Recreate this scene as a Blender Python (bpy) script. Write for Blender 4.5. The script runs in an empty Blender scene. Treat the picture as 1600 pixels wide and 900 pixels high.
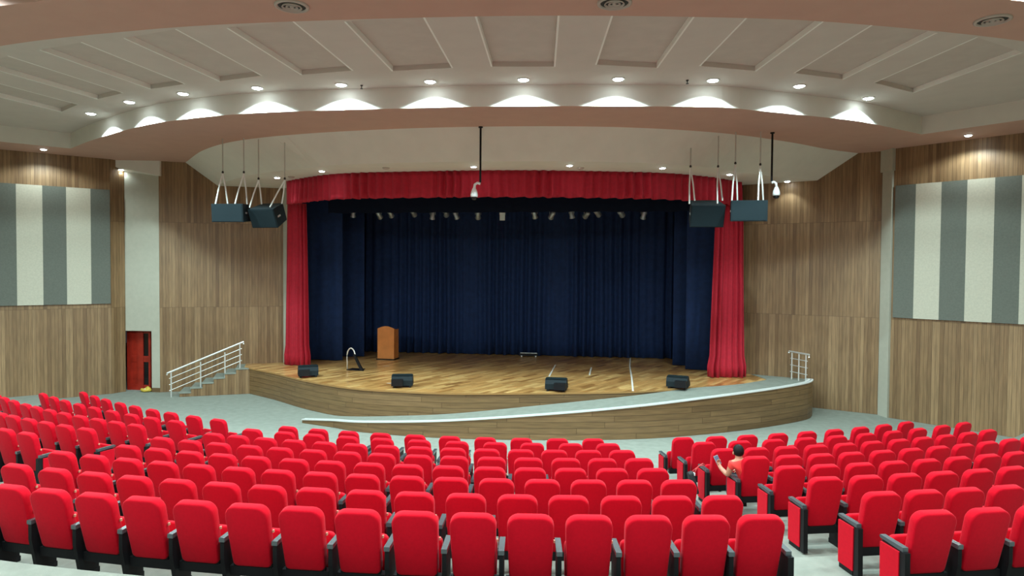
import bpy, bmesh, math, random
from mathutils import Vector, Matrix
random.seed(7)
SC = bpy.context.scene
COL = SC.collection
# ------------------------------------------------------------------ camera
# world: X across the stage, +Y upstage, Z up from the front floor
FPX, EYE = 1050.0, 4.55
YAW, PITCH, ROLL = math.radians(7.5), math.radians(1.53), math.radians(0.4)
def _rot(x, y):
    return (x*math.cos(YAW)-y*math.sin(YAW), x*math.sin(YAW)+y*math.cos(YAW))
_cx, _cy = _rot(0.3, -23.7)
CAM = Vector((_cx, _cy, EYE))
def _v(x, y, z):
    a, b = _rot(x, y); return Vector((a, b, z))
_fw = _v(0, math.cos(PITCH), -math.sin(PITCH)); _r = _v(1, 0, 0); _u = _v(0, math.sin(PITCH), math.cos(PITCH))
_rc = _r*math.cos(ROLL)+_u*math.sin(ROLL); _uc = _u*math.cos(ROLL)-_r*math.sin(ROLL)
cam = bpy.data.cameras.new('camera'); cam.sensor_width = 36; cam.lens = 36*FPX/1600
cam.clip_end = 200
camo = bpy.data.objects.new('camera', cam); COL.objects.link(camo)
m = Matrix.Identity(4)
for i, c in enumerate((_rc, _uc, -_fw)):
    for j in range(3): m[j][i] = c[j]
m.translation = CAM
camo.matrix_world = m
SC.camera = camo
def ray(px, py): return _fw + _rc*((px-800)/FPX) + _uc*((450-py)/FPX)
def PU(px, py, h):            # survey of the photograph: the point at height h seen there
    d = ray(px, py); t = (h-EYE)/d.z; return CAM + d*t
def PL(px, py, A, B):         # the point on the upright plane through plan points A, B
    d = ray(px, py); n = Vector((B[1]-A[1], A[0]-B[0], 0)); t = (Vector((A[0], A[1], 0))-CAM).dot(n)/d.dot(n)
    return CAM + d*t
def PY(px, py, Y):
    d = ray(px, py); return CAM + d*((Y-CAM.y)/d.y)
# ------------------------------------------------------------------ world, exposure
W = bpy.data.worlds.new('world'); SC.world = W; W.use_nodes = True
W.node_tree.nodes['Background'].inputs[0].default_value = (0.02, 0.022, 0.025, 1)
SC.view_settings.view_transform = 'Standard'; SC.view_settings.look = 'None'
SC.view_settings.gamma = 1; SC.view_settings.use_curve_mapping = False
SC.view_settings.exposure = 0.0
K_HOUSE = 1.5      # overall level of the ceiling downlights
COOL = (0.80, 0.97, 1.0)
# ------------------------------------------------------------------ materials
def mat(name, col, rough=0.6, metal=0, var=0.0, scale=8, bump=0.0, bscale=60, sheen=0, coat=0, emit=None, spec=0.5):
    m = bpy.data.materials.new(name); m.use_nodes = True; nt = m.node_tree; b = nt.nodes['Principled BSDF']
    b.inputs['Base Color'].default_value = (*col, 1); b.inputs['Roughness'].default_value = rough
    b.inputs['Metallic'].default_value = metal; b.inputs['Specular IOR Level'].default_value = spec
    if sheen:
        b.inputs['Sheen Weight'].default_value = sheen; b.inputs['Sheen Roughness'].default_value = 0.4
        b.inputs['Sheen Tint'].default_value = (1, .45, .5, 1)
    if coat: b.inputs['Coat Weight'].default_value = coat; b.inputs['Coat Roughness'].default_value = 0.15
    if emit: b.inputs['Emission Color'].default_value = (*emit[0], 1); b.inputs['Emission Strength'].default_value = emit[1]
    if var or bump: tc = nt.nodes.new('ShaderNodeTexCoord')
    if var:
        n = nt.nodes.new('ShaderNodeTexNoise'); n.inputs['Scale'].default_value = scale; n.inputs['Detail'].default_value = 5
        nt.links.new(tc.outputs['Object'], n.inputs['Vector'])
        r = nt.nodes.new('ShaderNodeValToRGB'); r.color_ramp.elements[0].position = .3; r.color_ramp.elements[1].position = .7
        r.color_ramp.elements[0].color = (*[c*(1-var) for c in col], 1); r.color_ramp.elements[1].color = (*[min(1, c*(1+var)) for c in col], 1)
        nt.links.new(n.outputs['Fac'], r.inputs['Fac']); nt.links.new(r.outputs['Color'], b.inputs['Base Color'])
    if bump:
        n2 = nt.nodes.new('ShaderNodeTexNoise'); n2.inputs['Scale'].default_value = bscale; n2.inputs['Detail'].default_value = 3
        nt.links.new(tc.outputs['Object'], n2.inputs['Vector'])
        bp = nt.nodes.new('ShaderNodeBump'); bp.inputs['Strength'].default_value = bump; bp.inputs['Distance'].default_value = .02
        nt.links.new(n2.outputs['Fac'], bp.inputs['Height']); nt.links.new(bp.outputs['Normal'], b.inputs['Normal'])
    return m
def planks(name, cols, w, L, rough=0.5, horizontal=False, coat=0, groove=0.06, grain=1.0, stagger=1.0):
    """boards laid on UVs in metres: random tone per board, grain along it, shallow joints"""
    m = bpy.data.materials.new(name); m.use_nodes = True; nt = m.node_tree; N = nt.nodes.new; Lk = nt.links.new
    b = nt.nodes['Principled BSDF']; b.inputs['Roughness'].default_value = rough
    if coat: b.inputs['Coat Weight'].default_value = coat; b.inputs['Coat Roughness'].default_value = .2
    uv = N('ShaderNodeUVMap'); sp = N('ShaderNodeSeparateXYZ'); Lk(uv.outputs[0], sp.inputs[0])
    across, along = ('Y', 'X') if horizontal else ('X', 'Y')
    def mth(op, a, bv=None):
        n = N('ShaderNodeMath'); n.operation = op
        if isinstance(a, (int, float)): n.inputs[0].default_value = a
        else: Lk(a, n.inputs[0])
        if bv is not None:
            if isinstance(bv, (int, float)): n.inputs[1].default_value = bv
            else: Lk(bv, n.inputs[1])
        return n.outputs[0]
    q = mth('DIVIDE', sp.outputs[across], w); c = mth('FLOOR', q); fr = mth('FRACT', q)
    wn = N('ShaderNodeTexWhiteNoise'); wn.noise_dimensions = '1D'; Lk(c, wn.inputs['W'])
    l = mth('ADD', mth('DIVIDE', sp.outputs[along], L), mth('MULTIPLY', wn.outputs['Value'], stagger)); row = mth('FLOOR', l); lf = mth('FRACT', l)
    cv = N('ShaderNodeCombineXYZ'); Lk(c, cv.inputs[0]); Lk(row, cv.inputs[1])
    w2 = N('ShaderNodeTexWhiteNoise'); w2.noise_dimensions = '2D'; Lk(cv.outputs[0], w2.inputs['Vector'])
    ramp = N('ShaderNodeValToRGB'); els = ramp.color_ramp.elements
    while len(els) < len(cols): els.new(.5)
    for i, cc in enumerate(cols): els[i].position = i/(len(cols)-1); els[i].color = (*cc, 1)
    Lk(w2.outputs['Value'], ramp.inputs['Fac'])
    # grain
    gv = N('ShaderNodeCombineXYZ'); Lk(mth('MULTIPLY', sp.outputs[across], 28), gv.inputs[0]); Lk(mth('MULTIPLY', sp.outputs[along], 1.6), gv.inputs[1]); Lk(mth('MULTIPLY', w2.outputs['Value'], 37), gv.inputs[2])
    gn = N('ShaderNodeTexNoise'); gn.inputs['Scale'].default_value = 1; gn.inputs['Detail'].default_value = 4; Lk(gv.outputs[0], gn.inputs['Vector'])
    gm = N('ShaderNodeMapRange'); gm.inputs[1].default_value = .25; gm.inputs[2].default_value = .75; gm.inputs[3].default_value = 1-.3*grain; gm.inputs[4].default_value = 1+.22*grain
    Lk(gn.outputs['Fac'], gm.inputs[0])
    mx = N('ShaderNodeMix'); mx.data_type = 'RGBA'; mx.blend_type = 'MULTIPLY'; mx.inputs['Factor'].default_value = 1
    Lk(ramp.outputs['Color'], mx.inputs['A']); Lk(gm.outputs[0], mx.inputs['B'])
    # joints: dark seam + bump
    ed = mth('MINIMUM', fr, mth('SUBTRACT', 1.0, fr)); e2 = mth('MULTIPLY', mth('MINIMUM', lf, mth('SUBTRACT', 1.0, lf)), L/w)
    j = mth('LESS_THAN', mth('MINIMUM', ed, e2), groove)
    mx2 = N('ShaderNodeMix'); mx2.data_type = 'RGBA'; mx2.blend_type = 'MULTIPLY'; Lk(mth('MULTIPLY', j, .55), mx2.inputs['Factor'])
    Lk(mx.outputs['Result'], mx2.inputs['A']); mx2.inputs['B'].default_value = (.25, .2, .16, 1)
    Lk(mx2.outputs['Result'], b.inputs['Base Color'])
    bp = N('ShaderNodeBump'); bp.inputs['Strength'].default_value = .35; bp.inputs['Distance'].default_value = .01; bp.invert = True
    Lk(j, bp.inputs['Height']); Lk(bp.outputs['Normal'], b.inputs['Normal'])
    return m
M = {}
M['wall_wood'] = planks('wall_wood', [(.165,.092,.041),(.26,.156,.072),(.21,.122,.055),(.315,.197,.096),(.185,.106,.047)], .105, 3.1, .45, stagger=0)
M['front_wood'] = planks('front_wood', [(.16,.092,.038),(.25,.152,.068),(.20,.118,.05),(.22,.135,.058)], .16, 2.9, .4, horizontal=True)
M['parquet'] = planks('parquet', [(.30,.13,.033),(.64,.34,.11),(.50,.25,.075),(.80,.49,.18),(.40,.185,.05)], .16, .8, .3, coat=.3, groove=.03)
M['carpet'] = mat('carpet', (.235,.255,.212), .95, var=.10, scale=5, bump=.3, bscale=120)
M['plaster'] = mat('plaster', (.66,.63,.56), .8, var=.03, scale=2)
M['soffit_red_bounce'] = mat('soffit_red_bounce', (.50,.30,.235), .8, var=.03, scale=2)  # red bounce light from the seats is mixed into this plaster colour
M['ceiling_paint'] = mat('ceiling_paint', (.56,.50,.45), .8, var=.03, scale=2)
M['panel_plaster'] = mat('panel_plaster', (.52,.455,.405), .85, var=.04, scale=3)
M['beige'] = mat('beige', (.43,.42,.335), .8, var=.04, scale=6, bump=.08)
M['grey_fabric'] = mat('grey_fabric', (.125,.132,.108), .95, var=.08, scale=20, bump=.15, bscale=90)
M['cream_fabric'] = mat('cream_fabric', (.49,.46,.36), .95, var=.06, scale=20, bump=.15, bscale=90)
M['red'] = mat('red_upholstery', (.52,.002,.013), .85, var=.06, scale=30, bump=.15, bscale=220, sheen=.14, spec=.1)
M['black'] = mat('black_plastic', (.006,.006,.007), .5, spec=.25)
M['arm'] = mat('armrest_plastic', (.06,.072,.078), .25, coat=.6)
M['tag'] = mat('tag_plastic', (.60,.28,.18), .5)
M['red_velvet'] = mat('red_velvet', (.42,.006,.024), .8, var=.10, scale=10, sheen=.15)
M['navy'] = mat('navy_curtain', (.008,.025,.085), .85, var=.15, scale=6, sheen=.0, spec=.3)
M['black_cloth'] = mat('black_cloth', (.004,.007,.018), .95, spec=.1)
M['dark'] = mat('dark_wall', (.01,.011,.014), .95)
M['steel'] = mat('brushed_steel', (.82,.82,.78), .35, metal=.6)
M['white_edge'] = mat('pale_edging', (.70,.72,.68), .5)
M['speaker'] = mat('speaker_coat', (.006,.013,.016), .65, bump=.2, bscale=150, spec=.25)
M['grille'] = mat('speaker_grille', (.005,.013,.016), .7, bump=.4, bscale=300, spec=.2)
M['sling'] = mat('white_sling', (.75,.75,.70), .7)
M['chain'] = mat('chain_metal', (.55,.54,.50), .4, metal=.5)
M['white'] = mat('white_plastic', (.78,.80,.78), .35)
M['trim_white'] = mat('lamp_trim', (.75,.75,.72), .4)
M['lens'] = mat('lamp_lens', (.9,.95,1), .4, emit=((.82,.97,1), 40))
M['vent_dark'] = mat('vent_dark', (.02,.018,.016), .6)
M['vent_rim'] = mat('vent_rim', (.45,.38,.33), .5)
M['lectern'] = mat('lectern_veneer', (.64,.225,.05), .4, var=.12, scale=3, coat=.2)
M['door_red'] = mat('door_red', (.30,.018,.008), .4, var=.25, scale=4, coat=.2)
M['door_dark'] = mat('door_glass', (.004,.004,.005), .15)
M['yellow'] = mat('yellow_cloth', (.62,.45,.06), .7, var=.2, scale=25)
M['skin'] = mat('skin', (.46,.21,.13), .55)
M['shirt'] = mat('orange_shirt', (.78,.042,.035), .85, var=.06, scale=12)
M['trousers'] = mat('dark_trousers', (.02,.022,.03), .85)
M['hair'] = mat('black_hair', (.004,.003,.003), .6, spec=.2)
M['phone'] = mat('phone_shell', (.30,.33,.38), .3)
M['screen'] = mat('phone_glass', (.10,.13,.20), .15)
M['panel_lit_edge'] = mat('lit_edge_white', (.82,.80,.75), .6)  # white stands in for lamplight on the recess sides
M['bag'] = mat('black_bag', (.012,.014,.016), .7)
M['strap'] = mat('red_strap', (.5,.05,.05), .7)
M['tape'] = mat('white_tape', (.78,.76,.70), .6)
M['bottle'] = mat('clear_bottle', (.70,.78,.82), .15)
M['fixture'] = mat('lantern_metal', (.34,.40,.44), .3, metal=.5)
M['fixture_lens'] = mat('lantern_lens', (.75,.88,.92), .2)
# ------------------------------------------------------------------ helpers
def link(o, parent=None):
    COL.objects.link(o)
    if parent is not None: o.parent = parent
    return o
def tag(o, label=None, cat=None, group=None, kind=None):
    if label: o['label'] = label
    if cat: o['category'] = cat
    if group: o['group'] = group
    if kind: o['kind'] = kind
    return o
def thing(name, label, cat, loc=(0,0,0), rz=0, group=None):
    o = bpy.data.objects.new(name, None); o.empty_display_size = .1; link(o)
    o.location = loc; o.rotation_euler = (0, 0, rz)
    return tag(o, label, cat, group)
class MB:
    def __init__(s): s.v = []; s.f = []; s.uv = {}
    def add(s, vs, fs, uvs=None):
        o = len(s.v); s.v += [tuple(v) for v in vs]
        for k, f in enumerate(fs):
            s.f.append(tuple(i+o for i in f))
            if uvs: s.uv[len(s.f)-1] = uvs[k]
        return s
    def box(s, c, d, rot=None):
        x, y, z = [q/2 for q in d]
        vs = [Vector((a*x, b*y, e*z)) for a in (-1,1) for b in (-1,1) for e in (-1,1)]
        if rot is not None: vs = [rot @ v for v in vs]
        vs = [v+Vector(c) for v in vs]
        return s.add(vs, [(0,1,3,2),(4,6,7,5),(0,4,5,1),(2,3,7,6),(0,2,6,4),(1,5,7,3)])
    def prism(s, poly, z0, z1):       # plan polygon, upright
        n = len(poly)
        vs = [(p[0], p[1], z0) for p in poly]+[(p[0], p[1], z1) for p in poly]
        fs = [tuple(range(n-1, -1, -1)), tuple(range(n, 2*n))]+[(i, (i+1) % n, n+(i+1) % n, n+i) for i in range(n)]
        return s.add(vs, fs)
    def profile(s, poly, x0, x1):     # polygon in (y,z) extruded along x
        n = len(poly)
        vs = [(x0, p[0], p[1]) for p in poly]+[(x1, p[0], p[1]) for p in poly]
        fs = [tuple(range(n)), tuple(range(2*n-1, n-1, -1))]+[(i, n+i, n+(i+1) % n, (i+1) % n) for i in range(n)]
        return s.add(vs, fs)
    def tube(s, pts, r, n=8, closed=False):
        pts = [Vector(p) for p in pts]; rs = r if isinstance(r, (list, tuple)) else [r]*len(pts)
        rings = []; up = Vector((0, 0, 1))
        for i, p in enumerate(pts):
            a = pts[max(i-1, 0)]; b = pts[min(i+1, len(pts)-1)]; t = (b-a).normalized()
            x = t.cross(up)
            if x.length < 1e-3: x = t.cross(Vector((0, 1, 0)))
            x.normalize(); y = x.cross(t).normalized()
            rings.append([p+x*(rs[i]*math.cos(2*math.pi*k/n))+y*(rs[i]*math.sin(2*math.pi*k/n)) for k in range(n)])
        vs = [v for q in rings for v in q]; fs = []
        for i in range(len(pts)-1):
            for k in range(n): fs.append((i*n+k, i*n+(k+1) % n, (i+1)*n+(k+1) % n, (i+1)*n+k))
        fs += [tuple(range(n-1, -1, -1)), tuple(range((len(pts)-1)*n, len(pts)*n))]
        return s.add(vs, fs)
    def lathe(s, prof, n=20, c=(0,0,0), caps=True):   # (r, z) profile about z
        vs = []; fs = []
        for r, z in prof:
            for k in range(n): vs.append((c[0]+r*math.cos(2*math.pi*k/n), c[1]+r*math.sin(2*math.pi*k/n), c[2]+z))
        for i in range(len(prof)-1):
            for k in range(n): fs.append((i*n+k, i*n+(k+1) % n, (i+1)*n+(k+1) % n, (i+1)*n+k))
        if caps: fs += [tuple(range(n-1, -1, -1)), tuple(range((len(prof)-1)*n, len(prof)*n))]
        return s.add(vs, fs)
    def strip(s, A, B, uvw=True):          # ruled surface between two equal-length 3D polylines
        n = len(A); d = 0; us = [0]
        for i in range(1, n): d += (Vector(A[i])-Vector(A[i-1])).length; us.append(d)
        h = [(Vector(B[i])-Vector(A[i])).length for i in range(n)]
        uvs = [[(us[i], 0), (us[i+1], 0), (us[i+1], h[i+1]), (us[i], h[i])] for i in range(n-1)]
        return s.add(list(A)+list(B), [(i, i+1, n+i+1, n+i) for i in range(n-1)], uvs)
    def build(s, name, m, parent=None, smooth=False, kind=None):
        me = bpy.data.meshes.new(name); me.from_pydata(s.v, [], s.f)
        if s.uv:
            ul = me.uv_layers.new(name='UVMap')
            for p in me.polygons:
                q = s.uv.get(p.index)
                for k, li in enumerate(p.loop_indices): ul.data[li].uv = q[k % len(q)] if q else (0, 0)
        me.materials.append(m)
        if smooth: me.polygons.foreach_set('use_smooth', [True]*len(me.polygons))
        me.update(); bm = bmesh.new(); bm.from_mesh(me); bmesh.ops.recalc_face_normals(bm, faces=bm.faces); bm.to_mesh(me); bm.free()
        o = bpy.data.objects.new(name, me); link(o, parent)
        if kind: o['kind'] = kind
        return o
def struct(mb, name, m, parent=None, label=None):
    o = mb.build(name, m, parent)
    if parent is None: o['kind'] = 'structure'
    if label: o['label'] = label
    return o
def spline(pts, n):                          # Catmull-Rom, n samples evenly by length
    P = [Vector(p) for p in pts]; P = [P[0]*2-P[1]]+P+[P[-1]*2-P[-2]]; out = []
    for i in range(1, len(P)-2):
        for k in range(12):
            t = k/12; a, b, c, d = P[i-1:i+3]
            out.append(.5*((2*b)+(c-a)*t+(2*a-5*b+4*c-d)*t*t+(3*b-a-3*c+d)*t**3))
    out.append(P[-2]); return resample(out, n)
def resample(pts, n):
    P = [Vector(p) for p in pts]; L = [0]
    for i in range(1, len(P)): L.append(L[-1]+(P[i]-P[i-1]).length)
    out = []; j = 0
    for k in range(n):
        s = L[-1]*k/(n-1)
        while j < len(P)-2 and L[j+1] < s: j += 1
        t = (s-L[j])/max(L[j+1]-L[j], 1e-9); out.append(P[j].lerp(P[j+1], min(max(t, 0), 1)))
    return out
def at(pts, h): return [Vector((p[0], p[1], h)) for p in pts]
def dup(o, parent=None):
    c = o.copy(); COL.objects.link(c)
    if parent is not None: c.parent = parent
    return c
def wall(name, pts, z0, z1, m, out, parent=None, thick=.2):
    """upright wall along plan points; UVs in metres; 'out' = side (+1/-1) the thickness goes to"""
    mb = MB(); P = [Vector((p[0], p[1], 0)) for p in pts]
    mb.strip([Vector((p.x, p.y, z0)) for p in P], [Vector((p.x, p.y, z1)) for p in P])
    Q = []
    for i, p in enumerate(P):
        t = (P[min(i+1, len(P)-1)]-P[max(i-1, 0)]).normalized(); n = Vector((-t.y, t.x, 0))*out; Q.append(p+n*thick)
    mb.strip([Vector((p.x, p.y, z0)) for p in Q], [Vector((p.x, p.y, z1)) for p in Q])
    mb.strip([Vector((p.x, p.y, z1)) for p in P], [Vector((p.x, p.y, z1)) for p in Q])
    mb.strip([Vector((p.x, p.y, z0)) for p in P], [Vector((p.x, p.y, z0)) for p in Q])
    for p, q in ((P[0], Q[0]), (P[-1], Q[-1])):
        mb.add([(p.x,p.y,z0),(q.x,q.y,z0),(q.x,q.y,z1),(p.x,p.y,z1)], [(0,1,2,3)], [[(0,z0),(thick,z0),(thick,z1),(0,z1)]])
    return struct(mb, name, m, parent)
ORD = ['first','second','third','fourth','fifth','sixth','seventh','eighth','ninth','tenth','eleventh','twelfth','thirteenth','fourteenth','fifteenth','sixteenth','seventeenth']
# ================================================================== SETTING
SOFFIT, RAISED, HS = 8.4, 8.9, 0.94
# --- floor and seating tiers (arcs round a common centre upstage)
CX, CY = -0.05, 10.38
ROWR = {1:20.0, 2:21.12, 3:22.2, 4:23.25, 5:24.3, 6:25.32, 7:26.38, 8:27.4}
DROP = {1:3.55, 2:3.36, 3:3.2, 4:3.05, 5:2.9, 6:2.75, 7:2.6, 8:2.45}
CH = 1.0                                                   # chair height
FLOOR_H = {r: EYE-DROP[r]-CH for r in DROP}
struct(MB().prism([(-18.2,-14),(18.2,-14),(18.2,8),(-18.2,8)], -.2, 0), 'floor', M['carpet'])
tiers = [(ROWR[r-1]+.42, ROWR[r]+.42, FLOOR_H[r]) for r in range(2, 9)] + [(27.82, 31.0, 1.5), (31.0, 33.2, 2.2), (33.2, 60, 2.9)]
for k, (r0, r1, h) in enumerate(tiers):
    th = [math.radians(-78+156*i/90) for i in range(91)]
    cl = lambda r, a: Vector((max(-18.1, min(18.1, CX+r*math.sin(a))), max(-30, CY-r*math.cos(a)), 0))
    A = [cl(r0, a) for a in th]; B = [cl(r1, a) for a in th]; up = Vector((0,0,h))
    mb = MB(); mb.strip([p+up for p in A], [p+up for p in B]); mb.strip(A, [p+up for p in A])
    struct(mb, 'seating_tier', M['carpet'])
# --- walls
LW0, LW1 = (-14.0,-1.47), (-17.6,-4.97)
RW0, RW1 = (12.40,-1.12), (16.9,-5.15)
wl = wall('wall_left', [LW0, LW1, (-17.6,-30)], 0, 9.1, M['wall_wood'], -1)
wr = wall('wall_right', [RW0, RW1, (16.9,-30)], 0, 9.1, M['wall_wood'], 1)
wall('wall_back', [(-17.8,-30),(17.1,-30)], 0, 9.1, M['wall_wood'], -1)
SL0, SL1 = (-12.5,-.93), (-8.55,.92)          # splayed walls beside the stage
SR0, SR1 = (12.35,-.74), (8.15,1.26)
wall('wall_stage_left', [SL0, SL1], 0, 8.6, M['wall_wood'], 1)
wall('wall_stage_right', [SR1, SR0], 0, 8.6, M['wall_wood'], 1)
# return and beige column with the side door
wall('wall_return', [LW0, (-13.82,-.98)], 0, 8.6, M['wall_wood'], 1, thick=.15)
colL, colR = PL(199,560,(-13.8,-1.0),(-12.5,-.93)), PL(237,560,(-13.8,-1.0),(-12.5,-.93))
def onc(x): return (x, -1.0+(x+13.8)*.07/1.3)
DH = PL(215,517,(-13.8,-1.0),(-12.5,-.93)).z
cw = wall('wall_column', [onc(colR.x), onc(-12.5)], .16, 8.0, M['beige'], 1, thick=.12)
wall('column_head', [onc(-13.8), onc(colR.x)], DH, 8.0, M['beige'], 1, parent=cw, thick=.12)
struct(MB().prism([onc(colR.x), onc(-12.5), (-12.5,-.7), (colR.x,-.7)], 0, .16), 'baseboard_left', M['wall_wood'])
wall('wall_passage', [(-14.4,.9),(-12.2,.9)], 0, 8.0, M['dark'], 1)
# door in the recess: red leaf with dark panes, seen half open
d1 = tag(bpy.data.objects.new('door_1', None), kind='structure'); link(d1); d1.location = (-14.02,-.62,0)
wd = colR.x+13.75
MB().box((.08,0,DH/2),(.16,.06,DH)).build('door_stile', M['door_red'], d1)
MB().box((wd*.58,.0,DH/2),(.22,.07,DH)).build('door_stile', M['door_red'], d1)
MB().box((wd*.97,.0,DH/2),(.08,.07,DH)).build('door_stile', M['door_red'], d1)
for z, hh in ((.10,.2),(DH*.52,.22),(DH-.06,.12)): MB().box((wd/2,.01,z),(wd,.05,hh)).build('door_rail', M['door_red'], d1)
for x0, x1 in ((.16,wd*.58-.11),(wd*.58+.11,wd*.93)):
    for z0, z1 in ((.2,DH*.52-.11),(DH*.52+.11,DH-.12)):
        MB().box(((x0+x1)/2,.02,(z0+z1)/2),(x1-x0,.03,z1-z0)).build('door_pane', M['door_dark'] if x0 > .3 else M['door_red'], d1)
# bulkhead over the recess
mb = MB()
fa, fb = (-14.05,-1.30), (-12.42,-.98)
mb.add([(*fa,8.18),(*fb,7.86),(*fb,8.45),(*fa,8.45),(-14.05,-.6,7.94),(-12.42,-.6,7.86),(-12.42,-.6,8.45),(-14.05,-.6,8.45)],
       [(0,1,2,3),(4,5,1,0),(1,5,6,2),(4,0,3,7),(5,4,7,6)])
struct(mb, 'trim_1', M['plaster'])
# pale post at the right-hand corner
struct(MB().prism([(12.22,-.72),(12.33,-1.16),(12.62,-1.0),(12.5,-.55)], 0, 8.6), 'trim_2', M['beige'])
struct(MB().prism([(12.16,-.70),(12.30,-1.24),(12.62,-1.0),(12.5,-.5)], 7.72, 8.45), 'trim_3', M['beige'])
# stage house: dark shell
wall('wall_wing_left', [(-8.4,1.0),(-9.2,1.3),(-9.2,7)], 0, 9.3, M['dark'], 1)
wall('wall_wing_right', [(8.1,1.3),(9.2,1.6),(9.2,7)], 0, 9.3, M['dark'], -1)
wall('wall_upstage', [(-9.4,7),(9.4,7)], 0, 9.3, M['dark'], 1)
struct(MB().prism([(-9.4,.3),(9.4,.3),(9.4,7.2),(-9.4,7.2)], 9.2, 9.3), 'ceiling_stage', M['dark'])
# grey proscenium jambs beside the red curtains
struct(MB().prism([(-8.62,.84),(-8.15,.66),(-8.05,.85),(-8.55,1.1)], 0, 7.8), 'trim_4', M['beige'])
struct(MB().prism([(8.3,1.15),(8.12,.78),(7.95,.85),(8.1,1.35)], 0, 7.8), 'trim_5', M['grey_fabric'])
# --- acoustic panels: alternating grey and cream boards, proud of the wood
def panels(parent, A, B, pxs, first, sgn, z0, z1):
    a = Vector((*A,0)); d = (Vector((*B,0))-a).normalized(); n = Vector((-d.y,d.x,0))*sgn
    ss = [(PL(px,400,A,B)-a).to_2d().dot(d.to_2d()) for px in pxs]
    w = (ss[-1]-ss[0])/(len(ss)-1)
    while ss[-1]+w < 4.9: ss.append(ss[-1]+w)
    for i in range(len(ss)-1):
        p = a+d*ss[i]; q = a+d*ss[i+1]
        MB().prism([(p+n*-.0)[:2], (q)[:2], (q+n*.07)[:2], (p+n*.07)[:2]], z0, z1).build('acoustic_panel', M['grey_fabric'] if (i+first) % 2 == 0 else M['cream_fabric'], parent)
panels(wl, LW0, LW1, [172,142,104,67,26], 0, 1, 3.25, 7.30)
panels(wr, RW0, RW1, [1398,1430,1470,1510,1553,1595], 0, -1, 3.16, 7.24)
# --- ceilings
fas = [(-13.73,-3.57),(-11.67,-4.98),(-8.92,-6.59),(-7.09,-7.26),(-5.1,-7.66),(-2.62,-7.74),(1.28,-7.69),(5.75,-7.17),(6.92,-6.73),(8.63,-5.89),(10.05,-5.1),(12.2,-3.34)]
FC = spline([(p[0],p[1],0) for p in fas], 60)
sideL = [Vector((-17.7,-7.6,0)), Vector((-15.6,-5.47,0))]; sideR = [Vector((14.4,-5.55,0)), Vector((17.0,-8.2,0))]
A = sideL+FC+sideR
struct(MB().strip(at(A,SOFFIT), at(A,RAISED+.02)), 'ceiling_fascia', M['plaster'])
slope_top = spline([(-11.7,-.55,0),(-9.5,-2.9,0),(-7.5,-4.3,0),(-5.0,-5.1,0),(-2,-5.5,0),(.9,-5.5,0),(3.9,-5.1,0),(6.6,-4.1,0),(8.8,-2.6,0),(10.4,-1.2,0),(11.6,-.38,0)], 60)
from mathutils.geometry import tessellate_polygon
B = [Vector((-17.7,-4.8,0)), Vector((-14.2,-1.35,0)), Vector((-14.1,-.7,0)), Vector((-12.4,-.75,0))]+slope_top+[Vector((12.4,-.55,0)), Vector((12.6,-1.1,0)), Vector((17.0,-5.0,0))]
ring = at(A+B[::-1], SOFFIT)
mb = MB().add(ring, [tuple(t) for t in tessellate_polygon([ring])])
struct(mb, 'ceiling_soffit', M['soffit_red_bounce'])
ledge = [PU(356,285,7.6),PU(383,275.5,7.6),PU(421,269,7.6),PU(478,263,7.6),PU(520,258,7.6),PU(640,254,7.6),PU(800,252,7.6),PU(960,253,7.6),PU(1050,256.5,7.6),PU(1113,262,7.6),PU(1156,269,7.6),PU(1198,274.5,7.6)]
ledge = [Vector((-10.75,-.05,7.6)), Vector((-10.3,-.65,7.6))]+ledge[1:]+[Vector((9.7,-.35,7.6)), Vector((10.5,.1,7.6))]
LF = spline(ledge, 60)
struct(MB().strip(at(slope_top,SOFFIT), at(LF,7.6)), 'ceiling_slope', M['plaster'])
struct(MB().strip(at(LF,7.6), [Vector((p.x*.84, 1.6, 7.6)) for p in LF]), 'ceiling_ledge', M['plaster'])
# raised ceiling with recessed panels
PN = [(95,175),(122,163),(152,155),(193,145),(234,139),(290,131),(342,127),(410,118),(470,117),(552,110),(612,111),(708,106),(767,104),(868,104),(930,101),(1028,106),(1092,103),(1182,111),(1240,114),(1318,124),(1365,129),(1428,145)]
F = [PU(x,y,RAISED) for x,y in PN]; Nn = [Vector((p.x+.055*(p.x+2.5), p.y-2.95, RAISED)) for p in F]
G = at(resample(FC, 22), RAISED); T = [Vector((p.x*1.06, -15.5, RAISED)) for p in Nn]
mb = MB(); mb.strip(F, G); mb.strip(Nn, T)
for k in range(1, 21, 2): mb.add([F[k], F[k+1], Nn[k+1], Nn[k]], [(0,1,2,3)])
mb.add([F[0], G[0], Vector((-17.8,-7.7,RAISED)), Vector((-17.8,-15.5,RAISED)), T[0], Nn[0]], [(0,1,2),(0,2,5),(5,2,3),(5,3,4)])
mb.add([F[-1], G[-1], Vector((17.1,-8.2,RAISED)), Vector((17.1,-15.5,RAISED)), T[-1], Nn[-1]], [(0,1,2),(0,2,5),(5,2,3),(5,3,4)])
up = Vector((0,0,.11))
for k in range(0, 22, 2):
    q = [F[k], F[k+1], Nn[k+1], Nn[k]]
    for a in (0, 2): mb.add([q[a], q[(a+1) % 4], q[(a+1) % 4]+up, q[a]+up], [(0,1,2,3)])
ce = struct(mb, 'ceiling', M['ceiling_paint'])
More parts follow.
